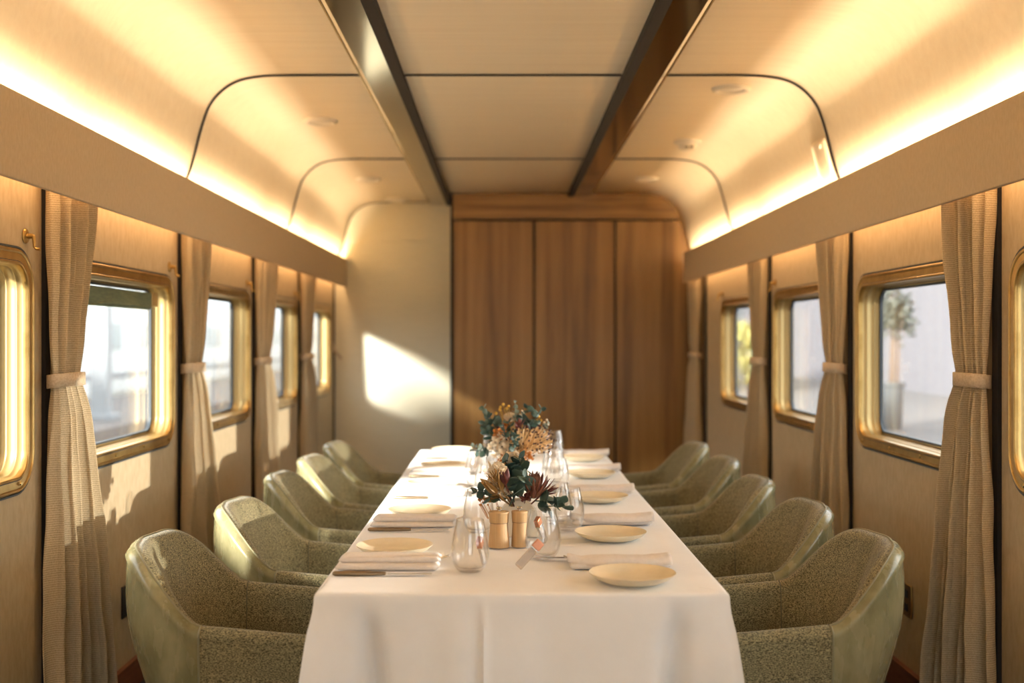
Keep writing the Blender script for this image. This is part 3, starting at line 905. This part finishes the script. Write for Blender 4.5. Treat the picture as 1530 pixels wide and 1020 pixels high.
def euca(par, p0, d, L, n, r, rn, m=None, big=1.0):
    b = MB(); pts = []
    d = Vector(d).normalized(); bend = Vector((rn.uniform(-.4,.4), rn.uniform(-.4,.4), rn.uniform(-.3,.2)))
    for i in range(8):
        t = i/7; pts.append(Vector(p0) + d*L*t + bend*L*t*t*.5)
    b.tube(pts, [.0016*(1-.6*i/7) for i in range(8)], 5)
    for i in range(n):
        t = (i+.6)/n; k = min(6, int(t*7)); q = pts[k].lerp(pts[k+1], t*7-k)
        ax = (pts[k+1]-pts[k]).normalized(); o = ax.orthogonal().normalized()
        an = i*2.1 + rn.random()
        for sg in (0, pi):
            dr = (o*cos(an+sg) + ax.cross(o)*sin(an+sg) + ax*.5)
            rr = r*(1.1-.5*t)*rn.uniform(.8,1.15)*big
            leaf(b, q, dr, rr*2, rr, rn.uniform(0,6), rn.uniform(-.1,.3), rn.uniform(0,.3), .75, 7)
    return b.build('eucalyptus_sprig', m or LG, par, solid=.0008, angle=180)
def blades(par, name, m, p0, d, n, L, W, spread, rn, curl=.2, sharp=1.0, base=None):
    b = MB(); dd = Vector(d).normalized()
    if base: b.tube([base, p0], .002, 6)
    for i in range(n):
        v = dd + Vector((rn.uniform(-1,1), rn.uniform(-1,1), rn.uniform(-1,1)))*spread
        leaf(b, Vector(p0) - dd*.004, v, L*rn.uniform(.75,1.15), W*rn.uniform(.8,1.2), rn.uniform(0,6), rn.uniform(-curl,curl), .25, sharp)
    return b.build(name, m, par, solid=.0008, angle=180)
def protea(par, p0, d, R, rn):
    d, a, c = frame(d)
    b = MB(); core = MB()
    for ring_, (n, rr, ln_, op) in enumerate(((10,.35,1.0,.12),(12,.55,1.05,.25),(12,.8,1.0,.45),(11,.95,.78,.75))):
        for k in range(n):
            an = 2*pi*k/n + ring_*.3 + rn.uniform(-.08,.08)
            o = a*cos(an) + c*sin(an); tan = d.cross(o); rows = []
            for i in range(9):
                t = i/8; rad = R*rr*(.35 + .75*sin(min(t,.8)/.8*pi*.5)) + op*R*.45*max(0,t-.45)**1.3*3 - R*.5*(1-op)*max(0,t-.7)
                q = Vector(p0) + d*(R*2.1*ln_*t) + o*rad; w = R*.20*sin(pi*min(1,.12+t*.86))
                rows.append([q - tan*w - o*w*.2, q + o*w*.15, q + tan*w - o*w*.2])
            b.grid(rows)
    rows = []
    for i in range(9):
        t = i/8; rad = R*.62*cos(t*pi/2)**.6 if t < 1 else 0
        rows.append([Vector(p0) + d*(R*.5 + R*1.25*t) + (a*cos(2*pi*k/16)+c*sin(2*pi*k/16))*rad for k in range(16)])
    core.grid(rows, cv=True)
    o = b.build('protea_bracts', PR, par, solid=.001, angle=180); core.build('protea_centre', PC, o)
    return o
def pincushion(par, p0, d, R, n, rn):
    d, a, c = frame(d); b = MB(); tips = MB()
    for k in range(n):
        ph = k*2.39996; th = math.acos(1 - (k+.5)/n*1.15)*.98
        o = (a*cos(ph)+c*sin(ph))*sin(th) + d*cos(th)
        p = Vector(p0) + o*R*.2; e = Vector(p0) + o*R*.9; mid = p.lerp(e, .6) + (o - d*.6)*R*.12; e = e + d*R*.25
        b.tube([p, mid, e], [.0022,.0024,.0018], 5)
        tips.tube([e, e + (o*.4+d).normalized()*.006], [.0034,.0018], 6)
    ob = b.build('pincushion_flower', TP, par); tips.build('flower_tips', DT, ob); return ob
def ball_cluster(par, name, m, spots, r):
    for p in spots:
        b = MB()
        prof = [(max(.0001, r*sin(pi*i/6)), -r*cos(pi*i/6)) for i in range(7)]
        b.lathe(prof, 10, p)
        b.tube([(p[0], p[1], p[2]), (p[0]*.8, p[1]*.8, p[2]-.04)], .0009, 5)
        b.build(name, m, par)
def rose(par, p0, d, R, rn, m=None, name='cream_rose'):
    d, a, c = frame(d); b = MB()
    for ring_, (n, rr, hh) in enumerate(((3,.3,1),(4,.55,1.0),(5,.8,.9),(6,1.0,.7))):
        for k in range(n):
            an0 = 2*pi*k/n + ring_; rows = []
            for i in range(6):
                t = i/5; row = []
                for j in range(7):
                    u = j/6-.5; an = an0 + u*2*pi/n*1.35
                    rad = R*rr*(.35+.65*sin(t*pi/2)) + .1*R*max(0, t-.7)*ring_
                    row.append(Vector(p0) + d*(R*1.3*hh*(t - .12*(2*u)**2*t)) + (a*cos(an)+c*sin(an))*rad)
                rows.append(row)
            b.grid(rows)
    return b.build(name, m or CR, par, solid=.0008, angle=180)
def fluffy(par, name, m, p0, R, n, rn, w=.0022, L=.010):
    b = MB()
    for k in range(n):
        v = rnd_dir(rn, .1); q = Vector(p0) + v*R*rn.uniform(.4, 1)
        leaf(b, q, v + Vector((rn.uniform(-.5,.5),)*3), L, w*2, rn.uniform(0,6), .2, .2, .8, 3)
    return b.build(name, m, par, solid=.0006, angle=180)

rn = random.Random(5)
# front arrangement; local origin at the vase mouth
F = thing('flower_bouquet', 'front flower arrangement with dark protea, eucalyptus and ochre leaves in the cream vase', 'flower bouquet', (.046, 3.31, TZ+.103))
def Pf(px, py, y=3.31):   # local position from picture coordinates of the reference arrangement
    return ((px-751)*y/1720 - .046, y-3.31, 1.32 - (py-505)*y/1720 - (TZ+.103))
protea(F, Pf(797,742,3.27), (.12,-.25,1), .0315, rn)
protea(F, Pf(752,735,3.34), (-.25,-.3,1), .022, rn)
for px, py, y, d, r in ((768,750,3.26,(-.05,-.5,1),.022),(775,738,3.25,(.1,-.6,1),.025),(764,722,3.28,(-.2,-.4,1),.022),(775,712,3.28,(.15,-.4,1),.020),(768,735,3.30,(.3,.2,1),.022)):
    euca(F, Pf(px,py,y), d, .075, 4, r, rn)
euca(F, Pf(800,748,3.26), (1,-.3,.02), .095, 4, .020, rn)
euca(F, Pf(806,757,3.25), (1,-.3,.15), .085, 3, .020, rn)
euca(F, Pf(738,735,3.3), (-1,-.2,.25), .060, 3, .015, rn)
euca(F, Pf(790,750,3.36), (.2,.4,.9), .10, 5, .016, rn)
euca(F, Pf(760,750,3.36), (-.3,.5,.9), .10, 5, .016, rn)
blades(F, 'ochre_leaves', LO, Pf(752,738,3.26), (-.55,-.3,1), 9, .085, .010, .28, rn, base=Pf(768,756,3.30))
blades(F, 'ochre_leaves', LO, Pf(745,742,3.26), (-1,-.3,-.05), 4, .060, .012, .25, rn, base=Pf(765,756,3.30))
blades(F, 'burgundy_leaves', RD, Pf(752,725,3.27), (-.3,-.2,1), 6, .050, .007, .35, rn, base=Pf(768,756,3.30))
blades(F, 'burgundy_leaves', RD, Pf(810,738,3.27), (1,-.2,.45), 8, .055, .0035, .35, rn, base=Pf(790,756,3.30))
blades(F, 'burgundy_leaves', RD, Pf(785,745,3.25), (0,-.6,.2), 9, .035, .007, .6, rn)
blades(F, 'cream_spikes', CR, Pf(742,712,3.3), (-.2,-.2,1), 12, .050, .007, .7, rn, base=Pf(768,756,3.30))
fluffy(F, 'cream_blossom', CR, Pf(757,736,3.24), .012, 60, rn, .003, .009)
fluffy(F, 'cream_blossom', CR, Pf(745,735,3.25), .010, 40, rn)
fluffy(F, 'cream_blossom', CR, Pf(765,692,3.30), .026, 110, rn, .004, .014)
fluffy(F, 'cream_blossom', CR, Pf(742,712,3.27), .016, 60, rn, .004, .014)
fluffy(F, 'orange_blossom', OR, Pf(752,700,3.3), .022, 40, rn)
fluffy(F, 'orange_blossom', OR, Pf(720,745,3.3), .008, 20, rn)
ball_cluster(F, 'orange_berry', OR, [Pf(720+rn.uniform(-6,22), 748+rn.uniform(-8,8), 3.3) for _ in range(8)], .0028)

blades(F, 'ochre_leaves', LO, Pf(750,732,3.21), (-.35,-.2,1), 8, .070, .010, .30, rn, base=Pf(766,756,3.27))
blades(F, 'ochre_leaves', LO, Pf(742,736,3.21), (-.9,-.2,.5), 5, .060, .011, .30, rn, base=Pf(764,756,3.27))
blades(F, 'burgundy_leaves', RD, Pf(755,722,3.20), (-.2,-.1,1), 5, .050, .009, .35, rn, base=Pf(768,756,3.27))
fluffy(F, 'cream_blossom', CR, Pf(744,704,3.22), .018, 80, rn, .004, .014)
fluffy(F, 'cream_blossom', CR, Pf(738,722,3.22), .012, 50, rn, .004, .012)
euca(F, Pf(748,748,3.25), (-1,-.2,.55), .085, 4, .015, rn)
# rear arrangement
Bq = thing('flower_bouquet', 'rear flower arrangement with tan pincushion, cream rose and yellow buttons', 'flower bouquet', (.045, 4.25, TZ+.103))
def Pb(px, py, y=4.25):
    return ((px-751)*y/1720 - .045, y-4.25, 1.32 - (py-505)*y/1720 - (TZ+.103))
pincushion(Bq, Pb(780,668,4.13), (.15,-.7,.75), .070, 54, rn)
pincushion(Bq, Pb(800,662,4.18), (.75,-.35,.6), .060, 44, rn)
rose(Bq, Pb(762,628,4.22), (-.05,-.6,1), .021, rn)
rose(Bq, Pb(756,640,4.18), (-.1,-.8,.7), .017, rn, OR, 'orange_rose')
rose(Bq, Pb(808,650,4.25), (.6,-.3,1), .015, rn)
for p in ((735,655),(742,640),(776,640),(765,662),(745,672),(790,640),(760,680)):
    euca(Bq, Pb(*p, 4.18), ((p[0]-765)/60, -.3, .8), .090, 5, .018, rn)
euca(Bq, Pb(735,675,4.18), (-1,-.2,.1), .07, 4, .015, rn)
euca(Bq, Pb(745,660,4.2), (-.7,-.1,.7), .10, 5, .016, rn)
euca(Bq, Pb(768,628,4.2), (.2,-.1,1), .075, 4, .010, rn, LP)
euca(Bq, Pb(776,640,4.2), (.15,-.2,1), .06, 4, .013, rn, LP)
euca(Bq, Pb(728,672,4.2), (-1,-.1,.3), .06, 4, .009, rn, LP)
euca(Bq, Pb(808,645,4.2), (.7,-.1,.9), .05, 4, .008, rn, LP)
euca(Bq, Pb(770,675,4.12), (.0,-.6,.7), .07, 5, .012, rn)
blades(Bq, 'burgundy_leaves', RD, Pb(790,645,4.22), (.3,-.1,1), 12, .055, .007, .5, rn)
blades(Bq, 'burgundy_leaves', RD, Pb(745,640,4.22), (-.5,-.1,1), 6, .045, .006, .4, rn)
blades(Bq, 'ochre_leaves', LO, Pb(803,645,4.22), (.3,-.1,1), 6, .045, .004, .4, rn)
fluffy(Bq, 'cream_blossom', CR, Pb(748,660,4.12), .028, 120, rn, .004, .014)
fluffy(Bq, 'cream_blossom', CR, Pb(758,672,4.10), .026, 110, rn, .004, .013)
fluffy(Bq, 'orange_blossom', OR, Pb(748,650,4.12), .028, 60, rn, .003, .012)
fluffy(Bq, 'cream_blossom', CR, Pb(745,680,4.12), .020, 70, rn)
fluffy(Bq, 'orange_blossom', OR, Pb(770,682,4.12), .030, 80, rn)
fluffy(Bq, 'cream_blossom', CR, Pb(778,688,4.10), .020, 50, rn)
fluffy(Bq, 'orange_blossom', OR, Pb(755,688,4.12), .022, 50, rn)
fluffy(Bq, 'orange_blossom', OR, Pb(757,690,4.05), .026, 60, rn, .0035, .013)
fluffy(Bq, 'orange_blossom', OR, Pb(784,685,4.05), .024, 50, rn, .0035, .013)
fluffy(Bq, 'cream_blossom', CR, Pb(738,668,4.12), .016, 60, rn, .004, .013)
euca(Bq, Pb(768,672,4.05), (-.1,-.5,1), .07, 5, .013, rn)
euca(Bq, Pb(756,655,4.08), (-.1,-.4,1), .06, 5, .012, rn)
blades(Bq, 'burgundy_leaves', RD, Pb(775,640,4.12), (.1,-.2,1), 7, .045, .006, .6, rn)
ball_cluster(Bq, 'yellow_button', YB_, [Pb(*q, 4.2) for q in ((741,617),(748,608),(752,604),(757,610),(747,612),(805,622),(808,628),(803,628),(801,634),(760,607))], .0055)
ball_cluster(Bq, 'pale_berry', CR, [Pb(*q, 4.2) for q in ((780,614),(783,618),(777,619),(817,627),(813,631),(819,634))], .004)

# ------------------------------------------------------------------ outside
M['ballast'] = mat('ballast', rough=.95); noise_color(M['ballast'], 25, (.40,.34,.26), (.60,.53,.42))
M['platform'] = mat('platform_concrete', rough=.9); noise_color(M['platform'], 8, (.13,.12,.118), (.16,.15,.147))
M['trainwhite'] = mat('white_paint', (.72,.74,.74), .35)
M['trainwin'] = mat('dark_train_window', (.35,.40,.40), .3)
M['rail'] = mat('rail_steel', (.20,.16,.13), .5, .4)
M['post'] = mat('grey_steel_post', (.30,.32,.34), .5)
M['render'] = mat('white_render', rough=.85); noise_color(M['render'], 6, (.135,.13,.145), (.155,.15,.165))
M['planter'] = mat('grey_planter', (.10,.11,.12), .6)
M['shrub'] = mat('shrub_leaf', rough=.6); noise_color(M['shrub'], 10, (.05,.055,.045), (.12,.125,.10))
M['trackside'] = mat('trackside_grass', rough=.9); noise_color(M['trackside'], 5, (.22,.21,.06), (.40,.36,.12))
tag(MB().box(-90, XL-.3, -40, 140, -1.2, -.95).build('ground', M['ballast'], smooth=False), kind='structure')
tag(MB().box(XR+.25, 60, -40, 140, -1.2, .12).build('platform', M['platform'], smooth=False), kind='structure')
# platform strip on left beyond tracks
tag(MB().box(-9.5, -6.2, -10, 120, -.95, -.1).build('platform.001', M['platform'], smooth=False), kind='structure')
for k, x in enumerate((-4.6, -3.16)):
    tag(MB().box(x-.035, x+.035, -10, 120, -.95, -.82).build('railway_rail', M['rail'], smooth=False), ('steel rail of the neighbouring track, ' + ('farther from' if k == 0 else 'closer to') + ' the left windows'), 'rail', 'rails of the neighbouring track')
tr = thing('passenger_train', 'pale silver passenger train standing beyond the left windows', 'train', (-12.2, 45, -.9))
MB().box(-1.4, 1.4, -42, 60, .5, 3.7).build('body', M['trainwhite'], tr, bevel=.25)
for k in range(24):
    yy = -38 + k*3.9
    MB().box(1.40, 1.425, yy, yy+2.2, 1.9, 2.65).build('train_window', M['trainwin'], tr, smooth=False)
MB().box(1.40, 1.42, -42, 60, 1.1, 1.25).build('stripe', M['post'], tr, smooth=False)
MB().box(-1.1, 1.1, -41, 59, 0, .5).build('underframe', M['rail'], tr, smooth=False)
for x, y, lb in ((-6.6, 18.6, 'grey steel platform post seen through the left window with the green blind'), (-5.2, 1.2, 'grey steel post standing beside the neighbouring track')):
    pass
po = thing('platform_post', 'grey steel platform post seen through the left window with the green blind', 'post', (-6.9, 19.8, -.1))
MB().box(-.14, .14, -.14, .14, 0, 4.2).build('post_shaft', M['post'], po, bevel=.01)
MB().box(-.25, .25, -.25, .25, 0, .12).build('post_base', M['post'], po, bevel=.01)
kk = thing('sun_block_kiosk', 'added grey kiosk out of view, blocking sun outside the far left windows', 'kiosk', (-5.0, 2.8, -.1))  # unseen block added to keep the left sun off the walnut cabinet
MB().box(-.45, .45, -1.45, 1.45, 0, 3.0).build('sun_block_body', M['planter'], kk, bevel=.02)
MB().box(-.6, .6, -1.6, 1.6, 3.0, 3.12).build('sun_block_roof', M['post'], kk, bevel=.02)
# white building and potted tree on the right
bd = thing('white_building', 'long white rendered building outside the right windows', 'building', (9.2, 40, .12))
MB().box(0, 4, -26, 34, 0, 5.2).build('building_wall', M['render'], bd, smooth=False)
MB().box(-.3, 4.3, -26.2, 34.2, 5.2, 5.45).build('roof_edge', M['post'], bd, smooth=False)
for k in range(5):
    f = MB().box(-.05, .0, -3+k*7, -1.2+k*7, .0, 2.3).build('door', M['planter'], bd, smooth=False)
pt = thing('potted_tree', 'small leafy tree in a pale grey tub outside the right window', 'potted tree', (5.1, 15.1, .12))
MB().lathe([(0,0),(.12,0),(.13,.02),(.15,.56),(.17,.58),(.17,.62),(.14,.62),(.13,.55),(0,.55)], 24).build('tub', M['planter'], pt)
MB().tube([(0,0,.5),(.02,0,1.2),(0,.02,2.1)], [.03,.025,.02], 8).tube([(.07,0,.6),(.09,0,1.3),(.08,.02,2.1)], [.02,.018,.014], 8).build('trunk', M['legwood'], pt)
fb = MB(); r3 = random.Random(3)
for k in range(700):
    v = rnd_dir(r3, 0); q = Vector((.02,0,1.45)) + Vector((v.x*.30, v.y*.30, v.z*.42))*r3.uniform(.3,1)
    leaf(fb, q, rnd_dir(r3, 0), .09, .022, r3.uniform(0,6), .1, .2, 1, 3)
fb.build('foliage', M['shrub'], pt, angle=180)
# low bush far off behind the last right window
hb = MB()
for k in range(1500):
    v = rnd_dir(r3, 0); q = Vector((v.x*1.2, v.y*3, .55+v.z*.75))*1.0
    leaf(hb, q, rnd_dir(r3, 0), .22, .06, r3.uniform(0,6), .1, .2, 1, 3)
o = hb.build('hedge_shrub', M['trackside'], angle=180, loc=(5.7, 29, .3)); tag(o, 'yellow-green bush glimpsed through the farthest right window', 'shrub')

# ------------------------------------------------------------------ light
w = bpy.data.worlds.new('sky'); SC.world = w; w.use_nodes = True
bg = w.node_tree.nodes['Background']; bg.inputs['Color'].default_value = (.93,.97,1.0,1); bg.inputs['Strength'].default_value = 3.1
def sun(name, d, strength, color, angle):
    l = bpy.data.lights.new(name, 'SUN'); l.energy = strength; l.color = color; l.angle = radians(angle)
    o = bpy.data.objects.new(name, l); COL.objects.link(o)
    o.rotation_euler = Vector(d).to_track_quat('-Z', 'Y').to_euler(); o.location = (0,0,6)
sun('sun_left', (1, 1.25, -.47), 14.0, (1,.97,.90), 7)
sun('sun_right', (-1, -.065, -.107), 3.4, (1,.92,.82), .6)
def strip(x, z, y0, y1, rot, power, color=(1,.72,.42), wd=.03):
    n = 3
    for k in range(n):
        a, b_ = lerp(y0, y1, k/n), lerp(y0, y1, (k+1)/n)
        l = bpy.data.lights.new('led_strip', 'AREA'); l.shape = 'RECTANGLE'; l.size = wd; l.size_y = b_-a; l.energy = power*(b_-a); l.color = color
        o = bpy.data.objects.new('led_strip', l); COL.objects.link(o); o.location = (x, (a+b_)/2, z); o.rotation_euler = (0, rot, 0)
for s, xw, y1 in ((-1, XL, YB-.02), (1, XR, 8.84)):
    strip(xw - s*.054, 1.905, Y0+.05, y1, radians(180 + s*7), 8.5, color=(1,.755,.475), wd=.066)
    strip(xw - s*.06, 1.838, Y0+.05, y1, 0, 1.2, color=(1,.62,.30))

# ------------------------------------------------------------------ camera
cam = bpy.data.cameras.new('camera'); co_ = bpy.data.objects.new('camera', cam); COL.objects.link(co_)
co_.location = (0, 0, CAMZ); co_.rotation_euler = (radians(90), 0, 0)
cam.sensor_width = 36; cam.lens = 1720/1530*36
cam.shift_x = (765-751)/1530; cam.shift_y = -(510-505)/1530
cam.dof.use_dof = True; cam.dof.focus_distance = 3.25; cam.dof.aperture_fstop = 1.9
cam.clip_start = .05; cam.clip_end = 400
SC.camera = co_
SC.view_settings.view_transform = 'Standard'; SC.view_settings.look = 'None'; SC.view_settings.gamma = 1
SC.view_settings.use_curve_mapping = False
SC.view_settings.exposure = 0.78
try:
    SC.cycles.use_denoising = True; SC.cycles.max_bounces = 10; SC.cycles.diffuse_bounces = 6; SC.cycles.transparent_max_bounces = 24
    SC.cycles.sample_clamp_indirect = 6; SC.cycles.caustics_reflective = False; SC.cycles.caustics_refractive = False
except Exception: pass
